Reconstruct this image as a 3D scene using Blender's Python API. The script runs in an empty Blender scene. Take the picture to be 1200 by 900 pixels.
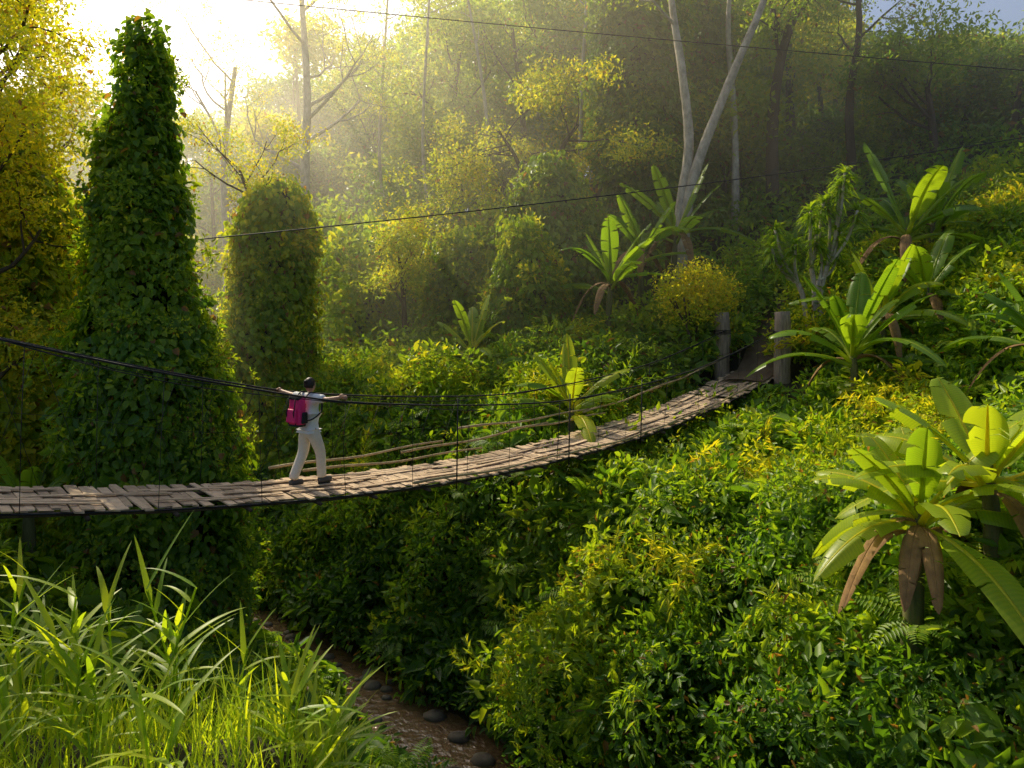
import bpy, math, random
import numpy as np
from mathutils import Vector, Matrix
rng=np.random.default_rng(7); random.seed(7)
R=random.random
def U(a,b): return a+(b-a)*random.random()
scene=bpy.context.scene
scene.view_settings.view_transform='Standard'; scene.view_settings.look='None'; scene.view_settings.exposure=0
# ---------------------------------------------------------------- helpers
def nrm(v):
    v=np.asarray(v,float); return v/(np.linalg.norm(v)+1e-9)
UP=np.array([0,0,1.0])
class MB:
    def __init__(s): s.V=[];s.F=[];s.A=[];s.M=[];s.n=0
    def add(s,vs,fs,a=(0,0,0),m=0):
        b=s.n
        for v in vs: s.V.append((float(v[0]),float(v[1]),float(v[2])))
        if isinstance(a,tuple): s.A+= [a]*len(vs)
        else: s.A+=list(a)
        for f in fs: s.F.append([b+i for i in f]); s.M.append(m)
        s.n+=len(vs)
    def mesh(s,name,mats,smooth=True):
        me=bpy.data.meshes.new(name); me.from_pydata(s.V,[],s.F)
        at=me.attributes.new('A','FLOAT_VECTOR','POINT')
        at.data.foreach_set('vector',np.array(s.A,dtype=np.float32).ravel())
        for m in mats: me.materials.append(m)
        me.polygons.foreach_set('material_index',np.array(s.M,dtype=np.int32))
        me.polygons.foreach_set('use_smooth',np.full(len(s.F),smooth))
        me.update(); return me
    def obj(s,name,mats,parent=None,smooth=True):
        o=bpy.data.objects.new(name,s.mesh(name,mats,smooth))
        scene.collection.objects.link(o)
        if parent: o.parent=parent
        return o
def empty(name,loc=(0,0,0),rot=0):
    e=bpy.data.objects.new(name,None); e.location=loc; e.rotation_euler=(0,0,rot); e.empty_display_size=.2
    scene.collection.objects.link(e); return e
def tube(mb,pts,rad,n=8,m=0,a=(0,0,0),cap=True,jit=0,flat=None):
    pts=[np.asarray(p,float) for p in pts]; N=len(pts)
    if not hasattr(rad,'__len__'): rad=[rad]*N
    t=nrm(pts[1]-pts[0]); x=nrm(np.cross(t,[0.3,1,0.2] if abs(t[1])<.9 else [1,0,0.2]))
    vs=[];fs=[]
    for i in range(N):
        t2=nrm(pts[min(i+1,N-1)]-pts[max(i-1,0)])
        x=nrm(x-t2*np.dot(x,t2)); y=np.cross(t2,x)
        for k in range(n):
            an=2*math.pi*k/n; r=rad[i]*(1+U(-jit,jit))
            vs.append(pts[i]+x*math.cos(an)*r+y*math.sin(an)*r*(flat or 1))
    for i in range(N-1):
        for k in range(n):
            k2=(k+1)%n; fs.append((i*n+k,i*n+k2,(i+1)*n+k2,(i+1)*n+k))
    if cap: fs.append(tuple(range(n-1,-1,-1))); fs.append(tuple((N-1)*n+k for k in range(n)))
    mb.add(vs,fs,a,m)
def smoothpath(P,n=6):
    P=[np.asarray(p,float) for p in P]; out=[]
    Q=[P[0]*2-P[1]]+P+[P[-1]*2-P[-2]]
    for i in range(1,len(Q)-2):
        for k in range(n):
            t=k/n; p0,p1,p2,p3=Q[i-1],Q[i],Q[i+1],Q[i+2]
            out.append(.5*((2*p1)+(-p0+p2)*t+(2*p0-5*p1+4*p2-p3)*t*t+(-p0+3*p1-3*p2+p3)*t**3))
    out.append(P[-1]); return out
def box(mb,c,ax,ay,az,sx,sy,sz,m=0,a=(0,0,0),j=0):
    vs=[]
    for i in (-1,1):
        for k in (-1,1):
            for l in (-1,1):
                vs.append(np.asarray(c)+ax*i*sx/2*(1+U(-j,j))+ay*k*sy/2*(1+U(-j,j))+az*l*sz/2)
    mb.add(vs,[(0,1,3,2),(4,6,7,5),(0,4,5,1),(2,3,7,6),(0,2,6,4),(1,5,7,3)],a,m)
def noise(x,y,z=0):
    return (np.sin(x*1.1+1.3*np.sin(y*.7+z))+np.sin(y*1.3+1.7*np.sin(x*.6-z*.8)+2)+np.sin((x+y)*.8+z*1.1+4)
        +.6*np.sin(x*2.7-y*2.1+z*2.3)+.5*np.sin(x*4.1+y*3.7+z*3.1))/4.1
# ---------------------------------------------------------------- materials
def newmat(name):
    m=bpy.data.materials.new(name); m.use_nodes=True; nt=m.node_tree; nt.nodes.clear()
    out=nt.nodes.new('ShaderNodeOutputMaterial'); return m,nt,out
def ramp(nt,fac,stops):
    r=nt.nodes.new('ShaderNodeValToRGB'); e=r.color_ramp.elements
    while len(e)<len(stops): e.new(0.5)
    for i,(p,c) in enumerate(stops): e[i].position=p; e[i].color=(*c,1)
    nt.links.new(fac,r.inputs[0]); return r.outputs[0]
def math_(nt,op,a,b=None):
    n=nt.nodes.new('ShaderNodeMath'); n.operation=op
    for i,v in enumerate((a,b)):
        if v is None: continue
        if isinstance(v,(int,float)): n.inputs[i].default_value=v
        else: nt.links.new(v,n.inputs[i])
    return n.outputs[0]
LEAF=[(0,(.022,.066,.013)),(.3,(.080,.18,.02)),(.55,(.19,.31,.024)),(.78,(.36,.43,.03)),(1,(.60,.51,.035))]
def leafmat(name,stops=LEAF,inst=True,trans=.5,vein=False,rough=.42,base=0.0,gain=(2.3,2.1,.6)):
    m,nt,out=newmat(name)
    A=nt.nodes.new('ShaderNodeAttribute'); A.attribute_name='A'
    sx=nt.nodes.new('ShaderNodeSeparateXYZ'); nt.links.new(A.outputs['Vector'],sx.inputs[0])
    f=math_(nt,'MULTIPLY',sx.outputs[0],.3)
    if inst:
        T=nt.nodes.new('ShaderNodeAttribute'); T.attribute_name='tint'
        f=math_(nt,'ADD',f,math_(nt,'MULTIPLY',T.outputs['Fac'],.8))
        f=math_(nt,'SUBTRACT',f,.05)
    else: f=math_(nt,'ADD',f,base)
    if vein:
        w=math_(nt,'SINE',math_(nt,'MULTIPLY',sx.outputs[1],260.))
        f=math_(nt,'ADD',f,math_(nt,'MULTIPLY',w,.035))
        rib=math_(nt,'LESS_THAN',sx.outputs[2],.06); f=math_(nt,'ADD',f,math_(nt,'MULTIPLY',rib,.2))
    col=ramp(nt,f,stops)
    br=nt.nodes.new('ShaderNodeMix'); br.data_type='RGBA'; br.inputs[7].default_value=(.26,.14,.045,1)
    nt.links.new(math_(nt,'GREATER_THAN',sx.outputs[0],.975),br.inputs[0]); nt.links.new(col,br.inputs[6]); col=br.outputs[2]
    p=nt.nodes.new('ShaderNodeBsdfPrincipled'); p.inputs['Roughness'].default_value=rough
    p.inputs['Specular IOR Level'].default_value=.35
    nt.links.new(col,p.inputs['Base Color'])
    g=nt.nodes.new('ShaderNodeVectorMath'); g.operation='MULTIPLY'; g.inputs[1].default_value=gain
    nt.links.new(col,g.inputs[0])
    t=nt.nodes.new('ShaderNodeBsdfTranslucent'); nt.links.new(g.outputs[0],t.inputs[0])
    mx=nt.nodes.new('ShaderNodeMixShader'); mx.inputs[0].default_value=trans
    nt.links.new(p.outputs[0],mx.inputs[1]); nt.links.new(t.outputs[0],mx.inputs[2]); nt.links.new(mx.outputs[0],out.inputs[0])
    return m
def surf(name,c1,c2,scale=4,rough=.8,bump=.3,stretch=(1,1,1),detail=6,spec=.3,attr=0,coord='Object'):
    m,nt,out=newmat(name)
    tc=nt.nodes.new('ShaderNodeTexCoord'); mp=nt.nodes.new('ShaderNodeMapping'); mp.inputs['Scale'].default_value=stretch
    nt.links.new(tc.outputs[coord],mp.inputs[0])
    n=nt.nodes.new('ShaderNodeTexNoise'); n.inputs['Scale'].default_value=scale; n.inputs['Detail'].default_value=detail; n.inputs['Roughness'].default_value=.65
    nt.links.new(mp.outputs[0],n.inputs[0]); f=n.outputs[0]
    f=math_(nt,'ADD',math_(nt,'MULTIPLY',math_(nt,'SUBTRACT',f,.5),2.2),.5)
    if attr:
        A=nt.nodes.new('ShaderNodeAttribute'); A.attribute_name='A'
        sx=nt.nodes.new('ShaderNodeSeparateXYZ'); nt.links.new(A.outputs['Vector'],sx.inputs[0])
        f=math_(nt,'ADD',math_(nt,'MULTIPLY',f,1-attr),math_(nt,'MULTIPLY',sx.outputs[0],attr))
    col=ramp(nt,f,[(0,c1),(1,c2)])
    p=nt.nodes.new('ShaderNodeBsdfPrincipled'); p.inputs['Roughness'].default_value=rough; p.inputs['Specular IOR Level'].default_value=spec
    nt.links.new(col,p.inputs['Base Color'])
    if bump:
        b=nt.nodes.new('ShaderNodeBump'); b.inputs['Strength'].default_value=bump; b.inputs['Distance'].default_value=.03
        nt.links.new(n.outputs[0],b.inputs['Height']); nt.links.new(b.outputs[0],p.inputs['Normal'])
    nt.links.new(p.outputs[0],out.inputs[0]); return m
M_leaf=leafmat('leaf_foliage')
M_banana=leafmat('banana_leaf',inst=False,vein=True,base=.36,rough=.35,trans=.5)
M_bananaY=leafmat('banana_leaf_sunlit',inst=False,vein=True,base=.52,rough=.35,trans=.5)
M_drac=leafmat('dracaena_leaf',inst=False,base=.44,trans=.45)
M_grass=leafmat('grass_blade',inst=False,base=.52,trans=.52)
M_dry=surf('dry_leaf',(.13,.07,.03),(.36,.21,.08),6,.8,.2)
M_core=surf('vine_mass_core',(.006,.012,.005),(.018,.03,.01),3,.95,.5)  # vine stems, near-black: the shade behind the leaves is in this colour
M_ground=surf('forest_floor',(.014,.022,.008),(.05,.04,.02),1.5,.95,.6)
M_bark=surf('brown_bark',(.04,.028,.018),(.14,.10,.065),7,.9,.7,(1,1,.25))
M_pale=surf('pale_bark',(.24,.19,.13),(.78,.68,.54),5,.85,.5,(1,1,.5))
M_plank=surf('weathered_planks',(.19,.125,.075),(.82,.60,.38),9,.8,.4,(1,1,1),attr=.6)
M_bamboo=surf('bamboo_pole',(.27,.19,.09),(.60,.45,.23),6,.55,.2,(1,1,1))
M_post=surf('old_post_wood',(.12,.09,.065),(.46,.36,.27),6,.9,.8,(3,3,.35))
M_rope=surf('steel_cable',(.012,.012,.013),(.035,.033,.03),30,.6,.2)
M_rock=surf('river_rock',(.07,.06,.045),(.22,.18,.13),3,.8,.6)
M_stem=surf('banana_stem',(.06,.08,.02),(.20,.18,.07),5,.7,.3,(2,2,.4))
# ---------------------------------------------------------------- bridge line
D=np.array([.746,.666,0]); D/=np.linalg.norm(D); Nn2=np.array([-D[1],D[0],0]); B0=np.array([-6.27,8.5,0])
def zdeck(t): return -2.39+.34*t/18-.9*4*(t/18)*(1-t/18)
def tl(x,y):
    dx=x-B0[0]; dy=y-B0[1]; return dx*D[0]+dy*D[1], dx*Nn2[0]+dy*Nn2[1]
# ---------------------------------------------------------------- terrain
RV=np.array([(8,-30),(3.5,-5),(3,0),(2.2,5),(1,9.5),(-.9,12.5),(-5.3,16.4),(-9.5,19.8),(-17,30),(-28,50),(-60,110),(-200,380)],float)
def sdist(x,y):
    x=np.asarray(x,float); y=np.asarray(y,float)
    best=np.full(x.shape,1e9); sg=np.ones(x.shape)
    for i in range(len(RV)-1):
        a=RV[i]; d=RV[i+1]-a; L2=d@d
        t=np.clip(((x-a[0])*d[0]+(y-a[1])*d[1])/L2,0,1)
        px=x-(a[0]+t*d[0]); py=y-(a[1]+t*d[1]); dd=np.hypot(px,py)
        cr=d[0]*py-d[1]*px
        u=dd<best; best=np.where(u,dd,best); sg=np.where(u,np.where(cr<0,1,-1),sg)
    return best*sg
def sm(a,b,x):
    t=np.clip((x-a)/(b-a),0,1); return t*t*(3-2*t)
def H(x,y):
    x=np.asarray(x,float); y=np.asarray(y,float)
    s=sdist(x,y); p=np.maximum(s,0); q=np.maximum(-s,0)
    hr=-8.6+.4*sm(.3,1.1,p)+4.9*sm(.95,5,p)+.25*np.maximum(0,p-5)+.22*np.maximum(0,p-12)
    hr=np.where(hr>14,14+(hr-14)*.25,hr)
    t,l=tl(x,y); cap=zdeck(np.clip(t,0,18))-1.15+1.0*sm(15.5,18,t)+.5*np.maximum(0,l-1.5)+.35*np.maximum(0,-l-5)+1.2*np.maximum(0,t-18.2)
    hr=np.minimum(hr,cap)
    hl=-8.6+.4*sm(.3,1.1,q)+3.6*sm(1.,7,q)+.45*np.clip(q-7,0,4)+.12*np.maximum(0,q-11)
    ledge=-3.0-5.2*sm(4.8,8.3,y)-4.5*sm(-1.9,.9,x)
    hl=np.maximum(hl,np.where(y<9,ledge,-99))
    h=np.where(s>0,hr,hl)
    return h+.2*noise(x*.8,y*.8)*sm(1.,3,np.abs(s))+.05*noise(x*3,y*3)
def axis(lo,hi,n,c):
    t=np.linspace(-1,1,n); v=np.sign(t)*np.abs(t)**2.4
    return np.where(v<0,c+v*(c-lo),c+v*(hi-c))
gx=axis(-350,350,330,0.); gy=axis(-60,500,330,14.)
X,Y=np.meshgrid(gx,gy); Z=H(X,Y)
n=len(gx); idx=np.arange(n*n).reshape(n,n)
F=np.stack([idx[:-1,:-1],idx[:-1,1:],idx[1:,1:],idx[1:,:-1]],-1).reshape(-1,4)
me=bpy.data.meshes.new('ground'); me.from_pydata(np.stack([X.ravel(),Y.ravel(),Z.ravel()],1).tolist(),[],F.tolist())
me.polygons.foreach_set('use_smooth',np.full(len(F),True)); me.materials.append(M_ground)
scene.collection.objects.link(bpy.data.objects.new('ground',me))
m,nt,out=newmat('muddy_water'); p=nt.nodes.new('ShaderNodeBsdfPrincipled')
p.inputs['Base Color'].default_value=(.17,.105,.05,1); p.inputs['Roughness'].default_value=.06; p.inputs['Specular IOR Level'].default_value=.9
nz=nt.nodes.new('ShaderNodeTexNoise'); nz.inputs['Scale'].default_value=5.5; nz.inputs['Detail'].default_value=5
tc=nt.nodes.new('ShaderNodeTexCoord'); nt.links.new(tc.outputs['Object'],nz.inputs[0])
b=nt.nodes.new('ShaderNodeBump'); b.inputs['Strength'].default_value=.8; b.inputs['Distance'].default_value=.08
nt.links.new(nz.outputs[0],b.inputs['Height']); nt.links.new(b.outputs[0],p.inputs['Normal']); nt.links.new(p.outputs[0],out.inputs[0])
mb=MB(); vs=[]
rp=smoothpath([(*r,0) for r in RV[1:-1]],8)
for i,q in enumerate(rp):
    t=nrm(rp[min(i+1,len(rp)-1)]-rp[max(i-1,0)]); nn=np.array([-t[1],t[0],0])
    for k in (-1,0,1): vs.append((q[0]+nn[0]*k*1.7,q[1]+nn[1]*k*1.7,-8.28))
mb.add(vs,[(i*3+k,i*3+k+1,i*3+k+4,i*3+k+3) for i in range(len(rp)-1) for k in (0,1)])
mb.obj('river_water',[m])
def rock(mb,c,r):
    n1,n2=10,7; vs=[];fs=[]; ph=U(0,9)
    for i in range(n2):
        th=math.pi*(i+.02)/(n2-1+.04)
        for k in range(n1):
            an=2*math.pi*k/n1; rr=r*(1+.25*noise(math.cos(an)*2+ph,math.sin(an)*2,th*2))
            vs.append((c[0]+rr*math.sin(th)*math.cos(an)*1.2,c[1]+rr*math.sin(th)*math.sin(an),c[2]+rr*math.cos(th)*.6))
    for i in range(n2-1):
        for k in range(n1): fs.append((i*n1+k,i*n1+(k+1)%n1,(i+1)*n1+(k+1)%n1,(i+1)*n1+k))
    mb.add(vs,fs)
mb=MB()
for i in range(160):
    k=random.randrange(3,8); t=R(); q=RV[k]*(1-t)+RV[k+1]*t; d=RV[k+1]-RV[k]; d=d/np.linalg.norm(d)
    o=random.choice((-1,1))*U(.3,1.5); rock(mb,(q[0]-d[1]*o,q[1]+d[0]*o,-8.27),U(.05,.2))
mb.obj('river_rocks',[M_rock])
# ---------------------------------------------------------------- leaf clumps
def leaf(mb,b,d,nv,L,W,rnd,curl=.25,m=0):
    d=nrm(d); s=nrm(np.cross(d,nv)); u=np.cross(s,d); f=.2*W
    P=[b, b+d*L-u*L*curl, b+d*L*.25+s*W*.44+u*f, b+d*L*.66+s*W*.38+u*(f-L*curl*.3),
       b+d*L*.25-s*W*.44+u*f, b+d*L*.66-s*W*.38+u*(f-L*curl*.3)]
    mb.add(P,[(0,1,3,2),(0,4,5,1)],(rnd,0,.5),m)
def leaf2(mb,b,d,nv,L,W,rnd,curl=.2):
    d=nrm(d); s=nrm(np.cross(d,nv)); u=np.cross(s,d)
    mb.add([b,b+d*L*.45+s*W*.5+u*W*.15,b+d*L-u*L*curl,b+d*L*.45-s*W*.5+u*W*.15],[(0,2,1),(0,3,2)],(rnd,0,.5))
def strip(mb,b,d,L,W,droop,n=5,rnd=.5,m=0,prof=None,fold=.12):
    b=np.asarray(b,float); d=nrm(d); side=nrm(np.cross(d,UP) if abs(d[2])<.98 else [R()-.5,R()-.5,0]); vs=[];a=[];fs=[]
    for i in range(n+1):
        s=i/n; c=b+d*L*s-UP*droop*L*s*s
        w=W*.5*((1-s)**.6*min(1,s*5+.35)) if prof is None else W*.5*prof(s)
        up=nrm(np.cross(side,d+(-UP*2*droop*s)))
        vs+= [c-side*w+up*w*fold*2,c,c+side*w+up*w*fold*2]; a+=[(rnd,s,1),(rnd,s,0.),(rnd,s,1)]
    for i in range(n):
        j=i*3; fs+=[(j,j+1,j+4,j+3),(j+1,j+2,j+5,j+4)]
    mb.add(vs,fs,a,m)
def rv(): return np.array([U(-1,1),U(-1,1),U(-1,1)])
def coll(name,builders):
    c=bpy.data.collections.new(name)
    for i,fn in enumerate(builders):
        mb=MB(); fn(mb); o=bpy.data.objects.new(f'{name}_part_{i}',mb.mesh(f'{name}_{i}',[M_leaf])); c.objects.link(o)
    ng=bpy.data.node_groups.new('scatter_'+name,'GeometryNodeTree')
    ng.interface.new_socket('Geometry',in_out='INPUT',socket_type='NodeSocketGeometry')
    ng.interface.new_socket('Geometry',in_out='OUTPUT',socket_type='NodeSocketGeometry')
    gi=ng.nodes.new('NodeGroupInput'); go=ng.nodes.new('NodeGroupOutput')
    ci=ng.nodes.new('GeometryNodeCollectionInfo'); ci.inputs['Collection'].default_value=c
    ci.inputs['Separate Children'].default_value=True; ci.inputs['Reset Children'].default_value=True
    ip=ng.nodes.new('GeometryNodeInstanceOnPoints'); ip.inputs['Pick Instance'].default_value=True
    r=ng.nodes.new('GeometryNodeInputNamedAttribute'); r.data_type='FLOAT_VECTOR'; r.inputs[0].default_value='rot'
    s=ng.nodes.new('GeometryNodeInputNamedAttribute'); s.data_type='FLOAT'; s.inputs[0].default_value='scl'
    rl=ng.nodes.new('GeometryNodeRealizeInstances')
    l=ng.links.new
    l(gi.outputs[0],ip.inputs['Points']); l(ci.outputs[0],ip.inputs['Instance'])
    l([o for o in r.outputs if o.enabled and o.name=='Attribute'][0],ip.inputs['Rotation'])
    l([o for o in s.outputs if o.enabled and o.name=='Attribute'][0],ip.inputs['Scale'])
    l(ip.outputs[0],rl.inputs[0]); l(rl.outputs[0],go.inputs[0]); return ng
def c_bush(mb,N=36,r=.45,l0=.11,l1=.2,w=.5):
    k=random.choice((.75,1.,1.35)); N=int(N/k**1.3)
    for i in range(N):
        q=rv(); q=q/np.linalg.norm(q)*R()**.5; q[2]=abs(q[2])*.8-.1
        d=nrm(q+rv()*.6+np.array([0,0,.1])); L=U(l0,l1)*k
        leaf(mb,q*r,d,nrm(np.array([0,0,1.])+rv()*.6),L,L*w*U(.7,1.2),R(),U(.1,.4))
def c_vine(mb,N=36):
    for i in range(N):
        a=U(0,6.283); rr=.48*R()**.5; q=np.array([rr*math.cos(a),rr*math.sin(a),U(0,.18)])
        L=U(.10,.21); leaf(mb,q,np.array([U(-.6,.6),-.9,U(.0,.8)]),nrm(np.array([0,.35,1])+rv()*.45),L,L*.8,R(),U(.1,.3))
def c_fine(mb,N=44):
    for i in range(N):
        q=rv(); q=q/np.linalg.norm(q)*R()**.4*.6; q[2]*=.7
        L=U(.1,.19); leaf2(mb,q,nrm(q*.6+rv()+np.array([0,0,-.1])),nrm(UP+rv()*.6),L,L*.5,R(),.2)
def c_spray(mb,N=6):
    for i in range(N):
        a=U(0,6.283); d=nrm([math.cos(a)*.8,math.sin(a)*.8,U(.4,1.3)]); L=U(.7,1.3); dr=U(.5,1.)
        for k in range(12):
            s=(k+2)/13; c=d*L*s-UP*dr*L*s*s; 
            for q in (0,1):
                l=U(.13,.24); leaf2(mb,c,nrm(d*.6+rv()*.8-UP*.6*s),nrm(UP+rv()*.4),l,l*.19,R(),.35)
        strip(mb,(0,0,0),d,L,.012,dr,5,.3)
def c_big(mb,N=13):
    for i in range(N):
        a=U(0,6.283); d=nrm([math.cos(a),math.sin(a),U(.1,1.2)]); L=U(.22,.4); b=d*U(.1,.35)
        leaf(mb,b,nrm(d-UP*.4),nrm(UP+rv()*.3),L,L*.62,R()*.9,U(.2,.5))
def c_tuft(mb,N=26):
    for i in range(N):
        a=U(0,6.283); d=nrm([math.cos(a)*.5,math.sin(a)*.5,U(.6,1.6)])
        strip(mb,np.array([U(-.15,.15),U(-.15,.15),0]),d,U(.35,.85),U(.012,.026),U(.2,.7),4,R()*.9)
def c_fern(mb,N=8):
    for i in range(N):
        a=i*6.283/N+U(-.3,.3); d=nrm([math.cos(a),math.sin(a),U(.5,1.1)]); L=U(.5,.85); dr=U(.4,.8); sd=nrm(np.cross(d,UP))
        for k in range(2,15):
            s=k/15; c=d*L*s-UP*dr*L*s*s; l=.17*L*math.sin(math.pi*min(1,s*.85+.12))+.02
            for q in (-1,1): leaf2(mb,c,nrm(sd*q+d*.35-UP*.2),UP,l,l*.3,R()*.9,.2)
G_bush=coll('bush_clump',[c_bush]*6); G_vine=coll('vine_clump',[c_vine]*5); G_fine=coll('fine_clump',[c_fine]*5)
G_spray=coll('spray_clump',[c_spray]*4); G_big=coll('bigleaf_clump',[c_big]*4); G_tuft=coll('grass_tuft',[c_tuft]*4); G_fern=coll('fern_clump',[c_fern]*3)
def orient(Nv,twist,upv=(0,0,1)):
    Nv=Nv/np.linalg.norm(Nv,axis=1,keepdims=True); up=np.tile(np.array(upv,float),(len(Nv),1))
    flat=np.abs(Nv[:,2])>.97; up[flat]=(0,1,0)
    Xa=np.cross(up,Nv); Xa/=np.linalg.norm(Xa,axis=1,keepdims=True); Ya=np.cross(Nv,Xa)
    c=np.cos(twist)[:,None]; s=np.sin(twist)[:,None]
    X2=Xa*c+Ya*s; Y2=-Xa*s+Ya*c
    ry=np.arcsin(np.clip(-X2[:,2],-1,1)); rx=np.arctan2(Y2[:,2],Nv[:,2]); rz=np.arctan2(X2[:,1],X2[:,0])
    return np.stack([rx,ry,rz],1)
def scatter(name,ng,P,Nv,scl,tint,twist=math.pi,parent=None):
    P=np.asarray(P,float); Nv=np.asarray(Nv,float); N=len(P)
    me=bpy.data.meshes.new(name); me.from_pydata(P.tolist(),[],[])
    rot=orient(Nv,rng.uniform(-twist,twist,N))
    a=me.attributes.new('rot','FLOAT_VECTOR','POINT'); a.data.foreach_set('vector',rot.astype(np.float32).ravel())
    a=me.attributes.new('scl','FLOAT','POINT'); a.data.foreach_set('value',np.broadcast_to(scl,(N,)).astype(np.float32))
    a=me.attributes.new('tint','FLOAT','POINT'); a.data.foreach_set('value',np.clip(np.broadcast_to(tint,(N,)),0,1).astype(np.float32))
    o=bpy.data.objects.new(name,me); scene.collection.objects.link(o)
    md=o.modifiers.new('scatter','NODES'); md.node_group=ng
    if parent: o.parent=parent
    return o
def normals(x,y,e=.4):
    dx=(H(x+e,y)-H(x-e,y))/(2*e); dy=(H(x,y+e)-H(x,y-e))/(2*e)
    n_=np.stack([-dx,-dy,np.ones_like(dx)],1); return n_/np.linalg.norm(n_,axis=1,keepdims=True)
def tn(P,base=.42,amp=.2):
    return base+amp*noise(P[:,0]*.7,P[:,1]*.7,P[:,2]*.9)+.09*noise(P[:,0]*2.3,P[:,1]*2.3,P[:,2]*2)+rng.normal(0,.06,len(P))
def gully(P): return .06*np.clip(P[:,2]+4.2,-4,0) # painted shade: leaf tint darkens with depth in the gully
def okmask(P):
    a=np.array([7.15,20.5]);d=np.array([.55,.83]); q=P[:,:2]-a; t=q@d; l=np.abs(q@np.array([-.83,.55]))
    m1=~((t>-.8)&(t<5)&(l<.6))
    t,l=tl(P[:,0],P[:,1]); m2=~((t>-3)&(t<18.5)&(l<1.5)&(l>-4.5+2.3*sm(14.5,17,t))&(P[:,2]>zdeck(np.clip(t,0,18))-.35+.06*np.maximum(0,-l-1)))
    return m1&m2
def cover(N,y0,y1,lift,smin=1.1,ratio=.95):
    y=np.sqrt(rng.uniform(y0*y0,y1*y1,N)); x=rng.uniform(-ratio,ratio,N)*y
    s=sdist(x,y); k=(np.abs(s)>smin)&~((x<0.3)&(y<6.6)); x=x[k];y=y[k]
    n_=normals(x,y); z=H(x,y)
    w=lift*np.clip(noise(x*1.1,y*1.1,z)+.4+.4*noise(x*3,y*3,z),-.1,1.6)
    P=np.stack([x,y,z],1)+n_*w[:,None]; k=okmask(P); return P[k],n_[k]
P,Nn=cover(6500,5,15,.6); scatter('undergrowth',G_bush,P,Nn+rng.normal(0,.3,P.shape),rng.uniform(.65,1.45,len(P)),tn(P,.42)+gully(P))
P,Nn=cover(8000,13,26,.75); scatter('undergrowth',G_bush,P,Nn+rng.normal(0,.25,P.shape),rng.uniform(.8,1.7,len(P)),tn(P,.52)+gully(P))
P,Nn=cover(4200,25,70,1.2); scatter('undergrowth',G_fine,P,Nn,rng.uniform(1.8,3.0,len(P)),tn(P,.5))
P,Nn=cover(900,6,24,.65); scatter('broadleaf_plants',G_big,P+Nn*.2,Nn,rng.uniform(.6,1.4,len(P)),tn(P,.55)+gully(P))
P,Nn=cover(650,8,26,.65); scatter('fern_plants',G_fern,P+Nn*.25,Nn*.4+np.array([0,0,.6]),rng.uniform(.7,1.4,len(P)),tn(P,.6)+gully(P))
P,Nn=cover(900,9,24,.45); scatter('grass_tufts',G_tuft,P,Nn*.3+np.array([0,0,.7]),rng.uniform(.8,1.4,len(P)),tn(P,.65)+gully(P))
# ---------------------------------------------------------------- shrubs
class Acc:
    def __init__(s): s.P=[];s.N=[];s.S=[];s.T=[]
    def ell(s,c,r,n,scl,tint,low=-.3,rough=.26):
        q=rng.normal(size=(n,3)); q/=np.linalg.norm(q,axis=1,keepdims=True); q=q[q[:,2]>low]
        r=np.asarray(r,float); ph=R()*20
        k=1+rough*noise(q[:,0]*3+ph,q[:,1]*3,q[:,2]*3)+rough*.5*noise(q[:,0]*7+ph,q[:,1]*7,q[:,2]*7)
        P=np.asarray(c)+q*r*k[:,None]*rng.uniform(.72,1.08,len(q))[:,None]
        s.P.append(P); s.N.append(q/r+rng.normal(0,.3,q.shape)); s.S.append(scl*rng.uniform(.65,1.25,len(q)))
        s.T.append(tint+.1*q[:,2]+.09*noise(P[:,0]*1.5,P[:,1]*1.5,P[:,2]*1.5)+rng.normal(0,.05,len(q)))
    def out(s,name,ng,parent=None,twist=math.pi,filt=False):
        if not s.P: return
        P=np.concatenate(s.P);N=np.concatenate(s.N);S=np.concatenate(s.S);T=np.concatenate(s.T)
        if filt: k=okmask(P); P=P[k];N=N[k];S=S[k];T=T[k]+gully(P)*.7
        return scatter(name,ng,P,N,S,T,twist,parent)
acB=Acc(); acS=Acc(); acF=Acc()
for i in range(400):
    y=math.sqrt(U(40,27**2)); x=U(-.92,.92)*y; s=float(sdist(x,y)); u=x/y
    if abs(s)<1.8 or (x<0 and y<7.5): continue
    if s<0 and (-.42<u<0.0): continue
    h=float(H(x,y)); r=U(.45,1.15)
    if s<0: r=min(r,.8)
    hz=r*U(.7,1.2); tint=U(.35,.8) if y>12 else U(.2,.5)  # close shrubs get lower tints, shade of the near bank painted in
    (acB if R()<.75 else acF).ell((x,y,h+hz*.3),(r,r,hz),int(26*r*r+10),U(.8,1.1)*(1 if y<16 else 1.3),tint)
    if R()<.25: acS.ell((x,y,h+hz*.4),(r*.8,r*.8,hz),7,U(.8,1.2),tint+.15,0)
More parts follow.
